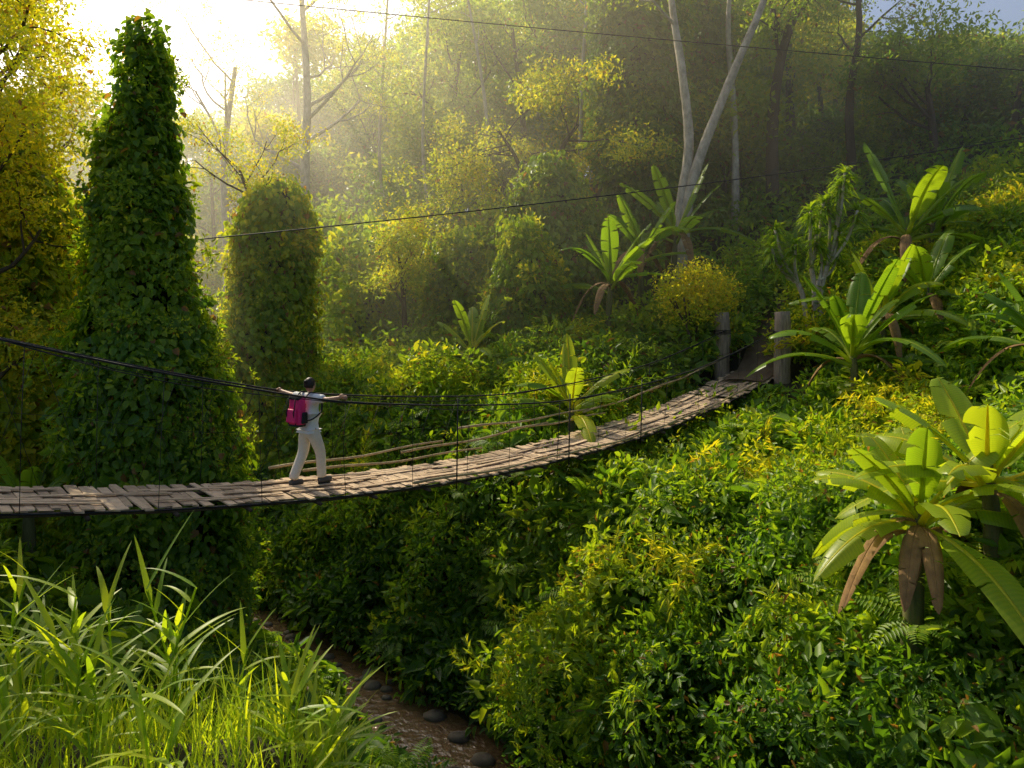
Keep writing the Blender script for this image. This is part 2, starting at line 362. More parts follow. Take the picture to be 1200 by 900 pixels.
for (x,y,z,rx,rz,t,sp) in [(1.0,11.2,-6.4,1.2,1.3,.6,9),(2.2,11.6,-5.3,1.3,1.3,.6,6),(3.4,12.5,-4.8,1.3,1.2,.5,2),(2.6,10,-6.4,1.3,1.5,.35,3),
    (4.2,10.2,-5.2,1.4,1.4,.3,1),(5.6,11.5,-4.1,1.4,1.2,.45,3),(4.6,13.8,-4.2,1.2,.9,.7,4),(6.4,14.9,-3.4,1.2,.9,.8,3),(8.2,14.6,-3.0,1.3,.9,.75,2),(9.3,16.5,-2.6,1.2,.8,.8,2),
    (6.4,9.4,-4.0,1.3,1.2,.28,1),(3.6,8.2,-6.0,1.2,1.3,.2,0),(5,7.4,-5,1.2,1.1,.16,0),(-1.5,16.5,-6.4,1.3,1.5,.5,2),(-3.2,18.5,-5.8,1.5,1.6,.5,1),  # lowest tints: shade on the near right bank put into leaf colour
    (.6,16,-6.0,1.4,1.6,.5,2),(2.6,17,-5.2,1.4,1.5,.55,3),(-.8,19,-4.6,1.4,1.2,.7,3),(1.8,20.4,-3.8,1.5,1.3,.8,3),(4.2,21,-3.2,1.3,1.0,.85,3),
    (-2.6,9.6,-7.4,.8,.7,.6,2),(-4.4,12.2,-7.2,.8,.7,.6,2),(-.6,9.6,-7.9,.7,.6,.7,2),
    (-9.5,9.6,-3.4,1.2,1.2,.35,0),(-7,9.0,-4.9,1.2,1.2,.3,0),(-3.2,20.8,-3.4,1.3,1.5,.75,2),(-5.2,23,-3.6,1.6,2.0,.7,1)]:
    acB.ell((x,y,z),(rx,rx,rz),int(60*rx*rz),.95,t,-.6)
    if sp: acS.ell((x-.2,y-.2,z+.3),(rx*.9,rx*.9,rz*.8),sp*2,.9,t+.2,-.1)
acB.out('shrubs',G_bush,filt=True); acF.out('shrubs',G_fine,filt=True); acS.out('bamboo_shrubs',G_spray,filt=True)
# ---------------------------------------------------------------- vine covered trees
def vine_tree(x,y,prof,tint,scl=.9,dens=14,seed=0,lean=(0,0),amp=.3,rs_=1.):
    e=empty('vine_covered_tree',(0,0,0)); zs=np.array([p[0] for p in prof]); rs=np.array([p[1] for p in prof])*rs_
    o=np.argsort(zs); zs=zs[o]; rs=rs[o]
    def cen(z): t=(z-zs[0])/(zs[-1]-zs[0]); return x+lean[0]*t+.25*math.sin(t*5+seed)*.9, y+lean[1]*t
    def rad(z,an): return np.interp(z,zs,rs)*(1+amp*noise(np.cos(an)*2.2+seed,np.sin(an)*2.2,z*1.5)+amp*.6*noise(np.cos(an)*5+seed,np.sin(an)*5,z*3.5))+.09*noise(np.cos(an)*6,np.sin(an)*6,z*5)
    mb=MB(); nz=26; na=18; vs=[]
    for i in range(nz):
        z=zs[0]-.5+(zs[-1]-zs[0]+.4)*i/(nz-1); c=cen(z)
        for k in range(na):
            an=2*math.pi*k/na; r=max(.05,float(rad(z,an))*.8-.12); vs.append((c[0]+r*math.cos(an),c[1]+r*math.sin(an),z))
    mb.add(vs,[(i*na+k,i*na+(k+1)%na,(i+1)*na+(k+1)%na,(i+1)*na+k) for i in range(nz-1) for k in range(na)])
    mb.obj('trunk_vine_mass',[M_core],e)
    area=float(np.sum((rs[1:]+rs[:-1])*np.diff(zs))/2)*2*math.pi; N=int(area*dens)
    z=[];
    while len(z)<N:
        q=U(zs[0],zs[-1]); 
        if R()<np.interp(q,zs,rs)/rs.max()+.15: z.append(q)
    z=np.array(z); an=rng.uniform(0,6.283,N); r=rad(z,an)*rng.uniform(.84,1.12,N)
    c=np.array([cen(q) for q in z]); P=np.stack([c[:,0]+r*np.cos(an),c[:,1]+r*np.sin(an),z],1)
    Nv=np.stack([np.cos(an),np.sin(an),np.full(N,.25)],1)+rng.normal(0,.28,(N,3))
    scatter('vine_leaves',G_vine,P,Nv,scl*rng.uniform(.65,1.25,N),tn(P,tint,.12),.7,e)
    M=int(N*.24); k=rng.integers(0,N,M)
    scatter('loose_vine_leaves',G_bush,P[k]+Nv[k]*.32,Nv[k],scl*rng.uniform(.45,1.05,M),tn(P[k],tint+.18,.1),math.pi,e)
    M=int(N*.07); k=rng.integers(0,N,M); scatter('hanging_tendrils',G_spray,P[k]+Nv[k]*.1,Nv[k],scl*rng.uniform(.35,.65,M),tn(P[k],tint+.1,.1),math.pi,e)
    return e
vine_tree(-6.95,13.2,[(5.3,.10),(4.7,.2),(4.1,.32),(3.4,.46),(2.6,.6),(1,.8),(-.65,1.1),(-2.3,1.38),(-3.9,1.5),(-6.6,1.6)],.48,.88,19,1,lean=(-.05,0),rs_=.86)
vine_tree(-8.3,24,[(4.3,.3),(3.6,.9),(2.5,1.25),(.4,1.35),(-2.5,1.6),(-6.8,1.9)],.78,1.2,10,2,rs_=.85)
vine_tree(1.3,28.5,[(5.9,.25),(5.2,.9),(4,1.5),(2,2.1),(-2.5,2.7)],.6,1.4,8,4,lean=(.2,0))
vine_tree(.35,25,[(3.1,.15),(2.4,.5),(1,.9),(-2.5,1.4)],.68,1.2,10,5)
vine_tree(-2.0,29,[(3.0,.4),(2.2,1.1),(.5,1.5),(-3,1.9)],.64,1.4,8,6)
vine_tree(-11.0,14.8,[(4.2,.3),(3.2,.8),(2,1.2),(-1,1.5),(-5,1.8)],.85,1.1,12,7)
vine_tree(6.3,33,[(20,.6),(15,1.5),(10,1.7),(6,1.3),(1,1.2)],.52,1.8,6,8,amp=.4)
vine_tree(9.6,36,[(17,.6),(14,1.3),(10,1.6),(6,1.2),(3,1.2)],.5,1.8,6,9,amp=.4)
# ---------------------------------------------------------------- trees
def rand_perp(d):
    v=rv(); v-=d*np.dot(v,d); return nrm(v)
def branch(mb,p,d,L,r,lvl,tips,n=8,m=0,upb=.15,wob=.22):
    pts=[p];rad=[r]; seg=5
    for i in range(seg):
        d=nrm(d+rv()*wob+UP*upb*(1 if lvl>0 else .3)); p=p+d*L/seg; pts.append(p); rad.append(r*(1-.5*(i+1)/seg))
    tube(mb,pts,rad,n,m,cap=False)
    if lvl<=0: tips.append((pts[-1],d)); tips.append((pts[3],d)); return
    for k in range(3):
        i=random.choice((3,4,5)); q=nrm(d*.6+rand_perp(d)*U(.5,1)); branch(mb,pts[i],q,L*U(.5,.75),rad[i]*.65,lvl-1,tips,max(5,n-2),m,upb,wob)
def tree(name,paths,mat,lvl=2,bl=3.,tint=.5,scl=1.2,per=4,spread=.6,G=None,start=.55,nb=6,upb=.15):
    e=empty(name); mb=MB(); tips=[]
    for pts,r0 in paths:
        sp=smoothpath(pts,6); N=len(sp); rad=[r0*(1-.65*i/(N-1)) for i in range(N)]
        tube(mb,sp,rad,12,0,cap=False,jit=.05)
        for k in range(nb):
            i=int(N*(start+(1-start)*k/nb)); i=min(i,N-1); d=nrm(sp[min(i+1,N-1)]-sp[i-1])
            branch(mb,sp[i],nrm(d*.5+rand_perp(d)),bl*U(.6,1.1),rad[i]*.5,lvl-1,tips,7,0,upb)
        tips.append((sp[-1],nrm(sp[-1]-sp[-2])))
    mb.obj('trunk_and_limbs',[mat],e)
    P=[];N_=[]
    for (t,d) in tips:
        for k in range(per):
            o=rv()*spread; o[2]*=.6; P.append(t+o); N_.append(nrm(o+UP*.8))
    P=np.array(P); scatter('crown_leaves',G or G_fine,P,np.array(N_),scl*rng.uniform(.7,1.2,len(P)),tn(P,tint,.1),math.pi,e)
    return e
tree('pale_bark_tree',[([(6.5,27,1),(6.7,27,4),(7.0,27,6.5),(6.7,27,9.5),(6.3,27,12.2),(5.9,27,17)],.26),
   ([(6.6,26.8,1.5),(7.1,26.8,5),(8.5,26.7,8.8),(9.9,26.6,12.2),(11,26.6,16)],.24)],M_pale,2,2.6,.65,.9,2,.7,start=.72,nb=5)
tree('pale_bark_tree',[([(-10.3,35,-3),(-10.5,35,2),(-10.6,35,7),(-10.5,35,11),(-10.8,35,16)],.36)],M_pale,3,5.,1.,.8,1,.9,start=.5,nb=7)
tree('pale_bark_tree',[([(-15.5,37,-4),(-15.4,37,2),(-15.6,37,8),(-15,37,13)],.3)],M_pale,3,4.5,1.,.8,1,.9,start=.5,nb=6)
for (x,y,h,r) in [(-4.6,36,19,.14),(-1.8,38,19,.17),(3.6,35,19,.16),(10.8,33,17,.2),(-7.6,41,19,.17)]:
    z0=float(H(x,y)); tree('pale_bark_tree',[([(x,y,z0-.5),(x+U(-.3,.3),y,z0+5),(x+U(-.5,.5),y,z0+10),(x+U(-1,1),y,h)],r)],M_pale,2,2.0,.75,1.0,1,.8,start=.84,nb=4)
tree('rainforest_tree',[([(12.6,33,5),(12.6,33,9),(13,33,12),(13.8,33,15),(14,33,18)],.32)],M_bark,2,3.4,.65,1.5,3,.8,start=.5,nb=6)
tree('rainforest_tree',[([(17,34,6),(16.8,34,10),(17.3,34,14),(17,34,17)],.25)],M_bark,2,2.6,.6,1.0,2,.6,start=.55,nb=6)
tree('rainforest_tree',[([(20.5,33,6),(20.3,33,9),(20,33,11)],.25)],M_bark,2,3.0,.58,1.6,4,.9,start=.4,nb=7)
tree('rainforest_tree',[([(24,33,6),(24.3,33,9),(24.6,33,11)],.25)],M_bark,2,3.2,.55,1.6,4,.9,start=.4,nb=7)
tree('rainforest_tree',[([(1.5,31,0),(1.6,31,4),(2.2,31,7),(3,31,8.3)],.2),([(1.6,31,3),(.3,31,6.5),(-.6,31,8)],.14)],M_bark,2,3.0,.92,1.2,4,.7,start=.6,nb=5,upb=-.02)
tree('rainforest_tree',[([(-4.2,27,-2),(-4.3,27,.5),(-4.5,27,2.2)],.14)],M_bark,2,1.8,.9,1.0,4,.6,start=.4,nb=6)
tree('rainforest_tree',[([(-9.0,23.8,-2),(-9.0,23.8,3),(-9.5,23.8,4.8)],.14)],M_bark,2,2.0,1.,.8,2,.5,start=.6,nb=7)
tree('rainforest_tree',[([(-12,15.5,-3),(-12,15.5,2),(-12.1,15.5,5),(-12.1,15.5,7.6)],.2)],M_bark,2,2.6,1.,.9,4,.6,start=.35,nb=11)  # full tint on the left crowns: golden sun glow put into leaf colour
tree('rainforest_tree',[([(-9.9,12.5,-3),(-9.8,12.5,1),(-9.9,12.5,3.0)],.14)],M_bark,2,1.7,1.,.75,5,.5,start=.2,nb=8)
tree('rainforest_tree',[([(-17.5,23,-3),(-17.5,23,4),(-17.5,23,11)],.2)],M_bark,2,3.6,1.,1.1,4,.7,start=.3,nb=10)
for (x,y,h,t) in [(-3.5,45,17,.75),(.5,44,18,.65),(3.5,46,20,.65),(-11,56,20,.8),(6,47,22,.55),(12,44,22,.55)]:
    z0=float(H(x,y))
    tree('rainforest_tree',[([(x,y,z0-.5),(x+U(-.5,.5),y,z0+5),(x+U(-.6,.6),y,z0+10),(x+U(-.8,.8),y,h)],.3)],M_bark,2,4.6,t,2.2,4,1.3,start=.3,nb=10)
e=empty('yellow_leaved_shrub'); mb=MB(); 
for k in range(7): tube(mb,smoothpath([(5.5,21.6,-2.6),(5.6+U(-.2,.2),21.6+U(-.2,.2),-1),(5.7+U(-.8,.8),21.6+U(-.5,.5),.3)],4),.03,5)
mb.obj('stems',[M_bark],e); ac=Acc(); ac.ell((5.8,21.6,.05),(1.15,.9,.7),70,.75,1.0,-.8,.45); ac.ell((5.2,21.5,.6),(.6,.5,.55),28,.7,1.,-.8,.5); ac.ell((6.4,21.5,.45),(.7,.6,.5),28,.7,1.,-.8,.5); ac.ell((5.9,21.5,1.0),(.6,.5,.4),20,.7,1.,-.8,.5); ac.out('leaves',G_fine,e)
# distant forest
mb=MB(); ac=Acc(); ac2=Acc()
SK=[(0,60),(120,110),(200,70),(270,0),(330,-60),(500,-60),(930,-60),(960,30),(1040,80),(1120,60),(1250,70)]
cnt=0
for i in range(1200):
    if cnt>=180: break
    y=math.sqrt(U(27**2,85**2)); x=U(-.85,.85)*y; s=float(sdist(x,y)); 
    if abs(s)<3.5: continue
    if y<34 and x>3 and x/y<.4: continue
    u=600+800*x/y; zt=(360-np.interp(u,[a for a,b in SK],[b for a,b in SK]))*y/800
    h=float(H(x,y)); mx=(24 if y>50 else (16 if x>2 else 11)) if (y>40 or x>2) else 7
    Ht=min(U(.5*mx,mx),zt-h)
    if Ht<3: continue
    cnt+=1
    top=np.array([x+U(-1,1),y,h+Ht]); b0=np.array([x,y,h-.5]); sp=smoothpath([b0,(b0+top)/2+np.array([U(-.5,.5),0,0]),top],4)
    tube(mb,sp,[.22*(1-.08*k) for k in range(len(sp))],7,0,cap=False); T_=U(.4,.95)
    for k in range(int(U(5,9)+(2 if Ht>14 else 0))):
        f=U(.35,1) if k else 1; c=b0*(1-f)+top*f; o=np.array([U(-1,1),U(-1,1),0])*Ht*.17*(1.2-f*.5); r=U(1.0,2.0)
        tube(mb,[c-UP*r,c+o],[.08,.03],5,0,cap=False)
        c=c+o-UP*r*.5
        (ac if R()<.7 else ac2).ell(c,(r,r,r*U(.6,1.1)),int(7*r*r)+4,1.5+.022*y,T_+U(-.12,.12),-.4)
e=empty('distant_forest'); mb.obj('trunks',[M_bark],e); ac.out('crowns',G_fine,e); ac2.out('vine_draped_crowns',G_bush,e)
# ---------------------------------------------------------------- banana plants
def banana_leaf(mb,b,d,L,W,droop,m=0,tear=.5):
    d=nrm(d); n=26; b=np.asarray(b,float); side=nrm(np.cross(d,UP)+rv()*.05); rnd=R()*.7
    C=[];Tn=[]
    for i in range(n+1):
        s=i/n; C.append(b+d*L*s-UP*droop*L*s**2.2); Tn.append(nrm(d-UP*2.2*droop*s**1.2))
    tube(mb,C[::2],[.022*L*(1-.85*i/(n/2)) for i in range(n//2+1)],5,m,(rnd,0,0.),cap=False)
    for sd in (-1,1):
        i=4
        while i<n:
            g=min(n-i,random.randint(2,7) if R()<tear else 9); ang=U(.1,.45) if R()>.25 else U(.4,.9)
            rr=min(.9,max(0,rnd+U(-.12,.12))); vs=[];a=[]
            for j in range(g+1):
                s=(i+j)/n; w=W*.5*math.sin(math.pi*min(1,max(0.02,(s-.13)/.88)))**.55 if s<.999 else .01
                up=nrm(np.cross(side,Tn[i+j])); 
                if up[2]<0: up=-up
                k=0
                if j==0: k=.012*L
                if j==g: k=-.012*L
                p0=C[i+j]; 
                p1=p0+side*sd*w*.5+up*w*.14+Tn[i+j]*(k*.5+w*.08)
                p2=p0+side*sd*w*math.cos(ang)-up*w*(math.sin(ang)-.2)+Tn[i+j]*(k+w*.2)
                vs+=[p0,p1,p2]; a+=[(rr,s,0.),(rr,s,.5),(rr,s,1.)]
            fs=[]
            for j in range(g): q=j*3; fs+=[(q,q+1,q+4,q+3),(q+1,q+2,q+5,q+4)]
            mb.add(vs,fs,a,m); i+=g
def banana(x,y,z,h,L,W,n=9,mat=None,dry=3,elev=(.4,3.2)):
    h*=.65; L*=1.25
    e=empty('banana_plant',(x,y,z)); mb=MB(); b=np.zeros(3); top=np.array([U(-.15,.15),U(-.1,.1),h])
    sp=smoothpath([b-UP*.8,(b+top)/2,top+UP*.15],4); tube(mb,sp,[.13-.008*i for i in range(len(sp))],10,0,jit=.06); mb.obj('stem',[M_stem],e)
    mb=MB()
    for i in range(n):
        a=i*2.4+U(-.5,.5); f=i/n; el=elev[0]+(elev[1]-elev[0])*f**1.4*U(.6,1.3)
        d=np.array([math.cos(a),math.sin(a),el]); l=L*U(.7,1.15)
        banana_leaf(mb,top-UP*U(.0,.35)*h*(1-f),d,l,W*U(.8,1.1),U(.3,.7)*(1.1-f*.85))
    mb.obj('leaves',[mat or M_banana],e)
    if dry:
        mb=MB()
        for i in range(dry):
            a=U(0,6.28); banana_leaf(mb,top-UP*U(.1,.3),np.array([math.cos(a)*.6,math.sin(a)*.6,.35]),L*U(.4,.65),W*.5,U(1.0,1.4))
        mb.obj('dry_leaves',[M_dry],e)
    return e
banana(3.2,23,-.8,2.6,2.3,.6,10)
banana(6.0,25.5,1.2,2.4,2.6,.7,9)
banana(4.6,24.4,.6,2.2,2.1,.6,8)
banana(12.2,21,.6,2.6,2.6,.7,10)
banana(13.8,22.5,1.2,2.4,2.3,.65,9)
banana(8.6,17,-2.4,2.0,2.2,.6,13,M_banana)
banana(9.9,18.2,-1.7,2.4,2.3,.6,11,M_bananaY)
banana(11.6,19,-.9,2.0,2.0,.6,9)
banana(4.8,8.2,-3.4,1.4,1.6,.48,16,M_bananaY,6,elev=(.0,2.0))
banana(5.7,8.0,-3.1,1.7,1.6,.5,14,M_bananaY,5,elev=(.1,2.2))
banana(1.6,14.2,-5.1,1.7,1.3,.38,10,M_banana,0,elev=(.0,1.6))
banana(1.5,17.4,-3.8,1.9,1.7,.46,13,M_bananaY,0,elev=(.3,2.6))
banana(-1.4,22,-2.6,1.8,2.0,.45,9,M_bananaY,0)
banana(10.9,14,-1.9,1.7,2.0,.5,10)
banana(-8.2,11.6,-4.2,1.2,1.3,.4,6,M_banana,0)
# ---------------------------------------------------------------- dracaena
def dracaena(x,y,z):
    e=empty('dracaena_tree'); mt=MB(); ml=MB(); heads=[]
    for (dx,h,hd) in [(-.5,2.3,[(-1.1,3.4),(-.6,2.9),(-1.0,2.3),(-1.3,2.8)]),(0.,2.9,[(-.3,3.9),(.3,4.2),(0,3.2)]),(.35,3.0,[(.8,4.7),(1.1,3.9),(.7,3.3),(.9,5.1),(.5,4.3)]),(.1,2.4,[(.3,2.7),(.8,2.6)])]:
        tr=smoothpath([(x+dx*.4,y+U(-.2,.2),z-.4),(x+dx*.7+U(-.1,.1),y,z+h*.5),(x+dx,y+U(-.2,.2),z+h*.75)],4); tube(mt,tr,[.075]*len(tr),7)
        for hx,hz in hd:
            q=np.array([x+hx,y+U(-.5,.3),z+hz]); tube(mt,smoothpath([tr[-1],(tr[-1]+q)/2+np.array([hx*.1,0,-.1]),q],4),.045,6); heads.append(q)
    for q in heads:
        for lay in range(3):
            c=q-UP*lay*.18
            for k in range(26):
                a=U(0,6.283); el=U(.1,1.8) if lay==0 else U(-.1,.7)
                strip(ml,c+UP*U(-.08,.08),[math.cos(a),math.sin(a),el],U(.42,.66),.085,U(.35,.85),5,R()*.8)
    mt.obj('stems',[M_pale],e); ml.obj('strap_leaves',[M_drac],e)
dracaena(9.2,20.8,-1.0)
# ---------------------------------------------------------------- foreground grass & reeds
mb=MB()
for i in range(50):
    x=U(-3.8,-1.3) if i<43 else U(-1.6,-.9); y=U(3.4,5.2); z=float(H(x,y)); hh=U(.7,1.35) if x<-1.9 else U(.4,.8)
    d=nrm([U(-.25,.3),U(-.2,.2),1]); bend=U(.02,.12); P=[np.array([x,y,z])+d*hh*k/6-UP*bend*hh*(k/6)**2 for k in range(7)]
    tube(mb,P,[.008]*7,5,0,(.3,0,.5),cap=False)
    for k in range(9):
        t=.3+.7*k/8; p=np.array([x,y,z])+d*hh*t-UP*bend*hh*t*t; a=U(0,6.283)
        strip(mb,p,[math.cos(a),math.sin(a)*.8,U(.3,1.5)],U(.35,.7),U(.035,.06),U(.1,.4),7,R()*.9)
mb.obj('reed_plants',[M_grass])
mb=MB()
for i in range(5500):
    y=U(3.,7.5); x=U(-.85,.02)*y; s=float(sdist(x,y))
    if s>-1.2: continue
    z=float(H(x,y)); a=U(0,6.283); l=U(.3,.95)
    strip(mb,(x,y,z),[math.cos(a)*.5,math.sin(a)*.5,U(.7,2)],l,U(.009,.022),U(.1,.5),5,R()*.95)
mb.obj('grass',[M_grass])
# ---------------------------------------------------------------- bridge
def bp(t,l=0,h=0): 
    p=B0+D*t+Nn2*l; p[2]=zdeck(t)+h; return p
def hc(t): return float(np.interp(t,[-3,0,4,9,14,18],[2.3,1.98,1.48,1.2,1.2,1.35]))
br=empty('rope_bridge'); mb=MB(); t=-2.2
while t<18.3:
    w=U(.08,.17); tg=nrm(bp(t+.1)-bp(t-.1)); yaw=U(-.07,.07); ax=nrm(tg+Nn2*yaw); ay=nrm(Nn2-tg*yaw); az=nrm(np.cross(ax,ay)+Nn2*U(-.03,.03)+D*U(-.05,.05))
    if R()>.03: box(mb,bp(t+w/2,U(-.06,.06),U(-.008,.012)),ax,ay,az,w*.93,U(1.3,1.6),.022,0,(R(),0,0),.03)
    t+=w
for i in range(90):
    t=U(-2,17.5); L=U(.5,1.5); l=U(-.55,.55); tg=nrm(bp(t+.3)-bp(t-.3)); yaw=U(-.12,.12); ax=nrm(tg+Nn2*yaw); ay=nrm(np.cross(UP,ax)); az=np.cross(ax,ay)
    box(mb,bp(t,l,.034+U(0,.012)),ax,ay,az,L,U(.05,.11),.014,0,(U(.3,1),0,0),.03)
mb.obj('deck_planks',[M_plank],br,False)
mb=MB()
for l in (-.68,-.25,.25,.68): tube(mb,[bp(t,l,-.05+.01*math.sin(t*3+l)) for t in np.linspace(-2.3,18.3,40)],.03,7)
t=-2
while t<18: tube(mb,[bp(t,-.8,-.09),bp(t,0,-.095),bp(t,.8,-.09)],.028,7); t+=U(.8,1.1)
mb.obj('deck_beams',[M_bark],br)
ts=np.linspace(-2.9,18,60); mb=MB()
for sd in (-1,1):
    tube(mb,[bp(t,sd*.79,hc(t)) for t in ts],.015,6)
    tube(mb,[bp(t,sd*.80,hc(t)*(.98-.03*math.sin(t*1.1))-.03+(.10 if t<2 else 0)*(2-t)/4) for t in ts],.007,5)
    tube(mb,[bp(t,sd*.72,-.03) for t in ts],.014,6)
    if sd==1: tube(mb,[bp(t,sd*.79,hc(t)*.5+.03*math.sin(t*2)) for t in ts],.004,4)
mb.obj('hand_cables',[M_rope],br)
mb=MB()
for sd in (-1,1):
    t=-1.7+(.3 if sd>0 else 0)
    while t<18:
        a=bp(t,sd*.79,hc(t)); b=bp(t+U(-.1,.1),sd*.72,-.06); mid=(a+b)/2+rv()*.03
        tube(mb,[a,mid,b],.0045 if R()<.8 else .008,5); t+=U(.8,1.6)
t=-2
while t<7:
    tube(mb,[bp(t,.79,hc(t)),bp(t+.6,.72,0)],.004,4); tube(mb,[bp(t+.6,.79,hc(t+.6)),bp(t,.72,0)],.004,4)
    t+=.6
for t in (6.4,9.3,11.7):
    tube(mb,[bp(t,-.76,-.15),bp(t,-.80,hc(t)+.12)],.014,6,jit=.1)
mb.obj('hanger_ropes',[M_rope],br)
mb=MB()
for (t0,t1,l,h0,h1) in [(3.6,7.2,.74,.2,.42),(6.2,10.2,.75,.28,.42),(9.0,12.2,.74,.42,.30),(4.2,8.2,.73,.12,.15),(7.6,11.6,.76,.62,.50),(11.4,14.6,.75,.45,.5),(14,17.6,.75,.5,.55),(5.5,9.5,-.74,.06,.09),(9.2,13.2,-.75,.08,.05),(12.8,16.6,-.74,.07,.1)]:
    n=10; P=[bp(t0+(t1-t0)*k/n,l,h0+(h1-h0)*k/n+.02*math.sin(k)) for k in range(n+1)]; tube(mb,P,[.026-.008*k/n for k in range(n+1)],8)
mb.obj('bamboo_side_rails',[M_bamboo],br)
for sd in (-1,1):
    q=bp(18.05,sd*.98); zb=-3.2; mb=MB(); hts=np.linspace(zb,-.16+(.03 if sd<0 else 0),9)
    tube(mb,[(q[0]+.02*math.sin(k*1.3),q[1],h) for k,h in enumerate(hts)],[.24,.24,.235,.23,.235,.24,.235,.23,.21],14,jit=.06)
    o=mb.obj('anchor_post',[M_post],br)
    mb=MB(); 
    for k in range(3): tube(mb,[(q[0]+.255*math.cos(a),q[1]+.255*math.sin(a),bp(18,0,1.35)[2]-.05*k+.02*math.sin(a)) for a in np.linspace(0,6.283,16)],.014,5,cap=False)
    mb.obj('cable_lashing',[M_rope],br)
mb=MB(); vs=[];nP=11
for i in range(nP):
    c=np.array([7.0,20.3])+np.array([.55,.83])*(i*.55-.6)+np.array([.2*math.sin(i*.5),0]); 
    for k in (-.6,0,.6):
        x=c[0]-.83*k;y=c[1]+.55*k; zz=max(float(H(x,y))+.07,-2.12+i*.1 if i<5 else -9); vs.append((x,y,zz+(0.03 if k==0 else 0)))
mb.add(vs,[(i*3+k,i*3+k+1,i*3+k+4,i*3+k+3) for i in range(nP-1) for k in (0,1)])
mb.obj('footpath',[surf('path_soil',(.10,.065,.035),(.2,.14,.085),3,.9,.5)])
mb=MB()
def wire(a,b,sag,r): 
    a=np.array(a,float);b=np.array(b,float); tube(mb,[a+(b-a)*k/40-UP*sag*4*(k/40)*(1-k/40) for k in range(41)],r,5)
wire((-20,25,12.3),(30,25,7.8),.2,.018); wire((-22,12.5,-.1),(34,30,9.6),.9,.018)
mb.obj('overhead_cable',[M_rope])
# ---------------------------------------------------------------- hiker
def pm(name,c,rough=.8,c2=None,sc=25): 
    return surf(name,tuple(v*.85 for v in c),c2 or c,sc,rough,.15)
M_skin=pm('skin',(.50,.29,.19),.5); M_shirt=pm('white_cotton',(.86,.85,.82)); M_pants=pm('beige_trousers',(.78,.70,.56)); M_hair=pm('dark_hair',(.025,.016,.012),.5)
M_red=pm('pink_nylon',(.85,.03,.19),.55); M_blk=pm('black_nylon',(.02,.02,.024),.6); M_shoe=pm('shoes',(.09,.085,.08),.7)
tp=3.96; hk=empty('hiker',tuple(bp(tp,0,.05)),math.radians(-34))
def skin_obj(name,vs,es,rad,mat,parent,sub=2):
    me=bpy.data.meshes.new(name); me.from_pydata(vs,es,[]); o=bpy.data.objects.new(name,me); scene.collection.objects.link(o); o.parent=parent
    for ob in bpy.context.selected_objects: ob.select_set(False)
    bpy.context.view_layer.objects.active=o; o.select_set(True)
    try: bpy.ops.object.modifier_add(type='SKIN'); md=o.modifiers[-1]
    except Exception: md=o.modifiers.new('skin','SKIN')
    if len(me.skin_vertices)==0:
        bpy.ops.mesh.customdata_skin_add()
    sv=me.skin_vertices[0].data
    for i,r in enumerate(rad): sv[i].radius=(r,r) if not hasattr(r,'__len__') else r
    sv[0].use_root=True
    md.use_smooth_shade=True; s=o.modifiers.new('sub','SUBSURF'); s.levels=sub; s.render_levels=sub
    me.materials.append(mat); return o
hz=hc(tp)-.05
V=[(0,0,.93),(0,.01,1.08),(0,.015,1.26),(0,.0,1.41),(0,.01,1.50),
 (-.17,0,1.41),(-.43,.0,hz-.01),(-.69,.01,hz+.03),(-.76,.02,hz+.045),
 (.17,0,1.41),(.43,.0,hz-.03),(.69,.02,hz+.02),(.76,.03,hz+.035),
 (-.09,0,.88),(-.11,-.02,.50),(-.12,-.22,.11),(-.12,-.14,.05),
 (.09,0,.88),(.11,.16,.50),(.10,.19,.10),(.10,.27,.05)]
E=[(0,1),(1,2),(2,3),(3,4),(3,5),(5,6),(6,7),(7,8),(3,9),(9,10),(10,11),(11,12),(0,13),(13,14),(14,15),(15,16),(0,17),(17,18),(18,19),(19,20)]
Rr=[.12,.115,.13,.07,.055,.06,.042,.03,.034,.06,.042,.03,.034,.085,.06,.04,.035,.085,.06,.04,.035]
skin_obj('body',V,E,Rr,M_skin,hk)
V=[(0,0,1.0),(0,.0,.90),(0,.01,1.14),(0,.015,1.30),(0,.0,1.42),(-.17,0,1.41),(-.30,0,(hz+1.41)/2-.01),(-.385,0,hz-.015),(.17,0,1.41),(.30,0,(hz+1.41)/2-.01),(.385,0,hz-.02)]
o=skin_obj('shirt',V,[(0,1),(0,2),(2,3),(3,4),(4,5),(5,6),(6,7),(4,8),(8,9),(9,10)],[.155,.165,.15,.165,.09,.085,.075,.078,.085,.075,.078],M_shirt,hk); o.scale=(1,.85,1)
V=[(0,0,.92),(0,0,1.0),(-.09,0,.85),(-.112,-.01,.52),(-.12,-.2,.15),(-.12,-.215,.09),(.09,.01,.85),(.112,.15,.52),(.10,.18,.15),(.10,.185,.08)]
skin_obj('trousers',V,[(0,1),(0,2),(2,3),(3,4),(4,5),(0,6),(6,7),(7,8),(8,9)],[.15,.135,.115,.09,.08,.082,.115,.09,.08,.082],M_pants,hk)
for (sx,y0) in ((-.12,-.2),(.10,.2)):
    mb=MB(); tube(mb,[(sx,y0-.09,.045),(sx,y0-.07,.05),(sx,y0-.02,.055),(sx,y0+.07,.045),(sx,y0+.15,.035),(sx,y0+.19,.03)],[.02,.045,.05,.05,.045,.02],12,flat=.95)
    tube(mb,[(sx,y0-.09,.012),(sx,y0,.012),(sx,y0+.15,.012),(sx,y0+.19,.012)],[.03,.042,.05,.02],10,1,flat=.3); mb.obj('shoe',[M_shoe,M_blk],hk)
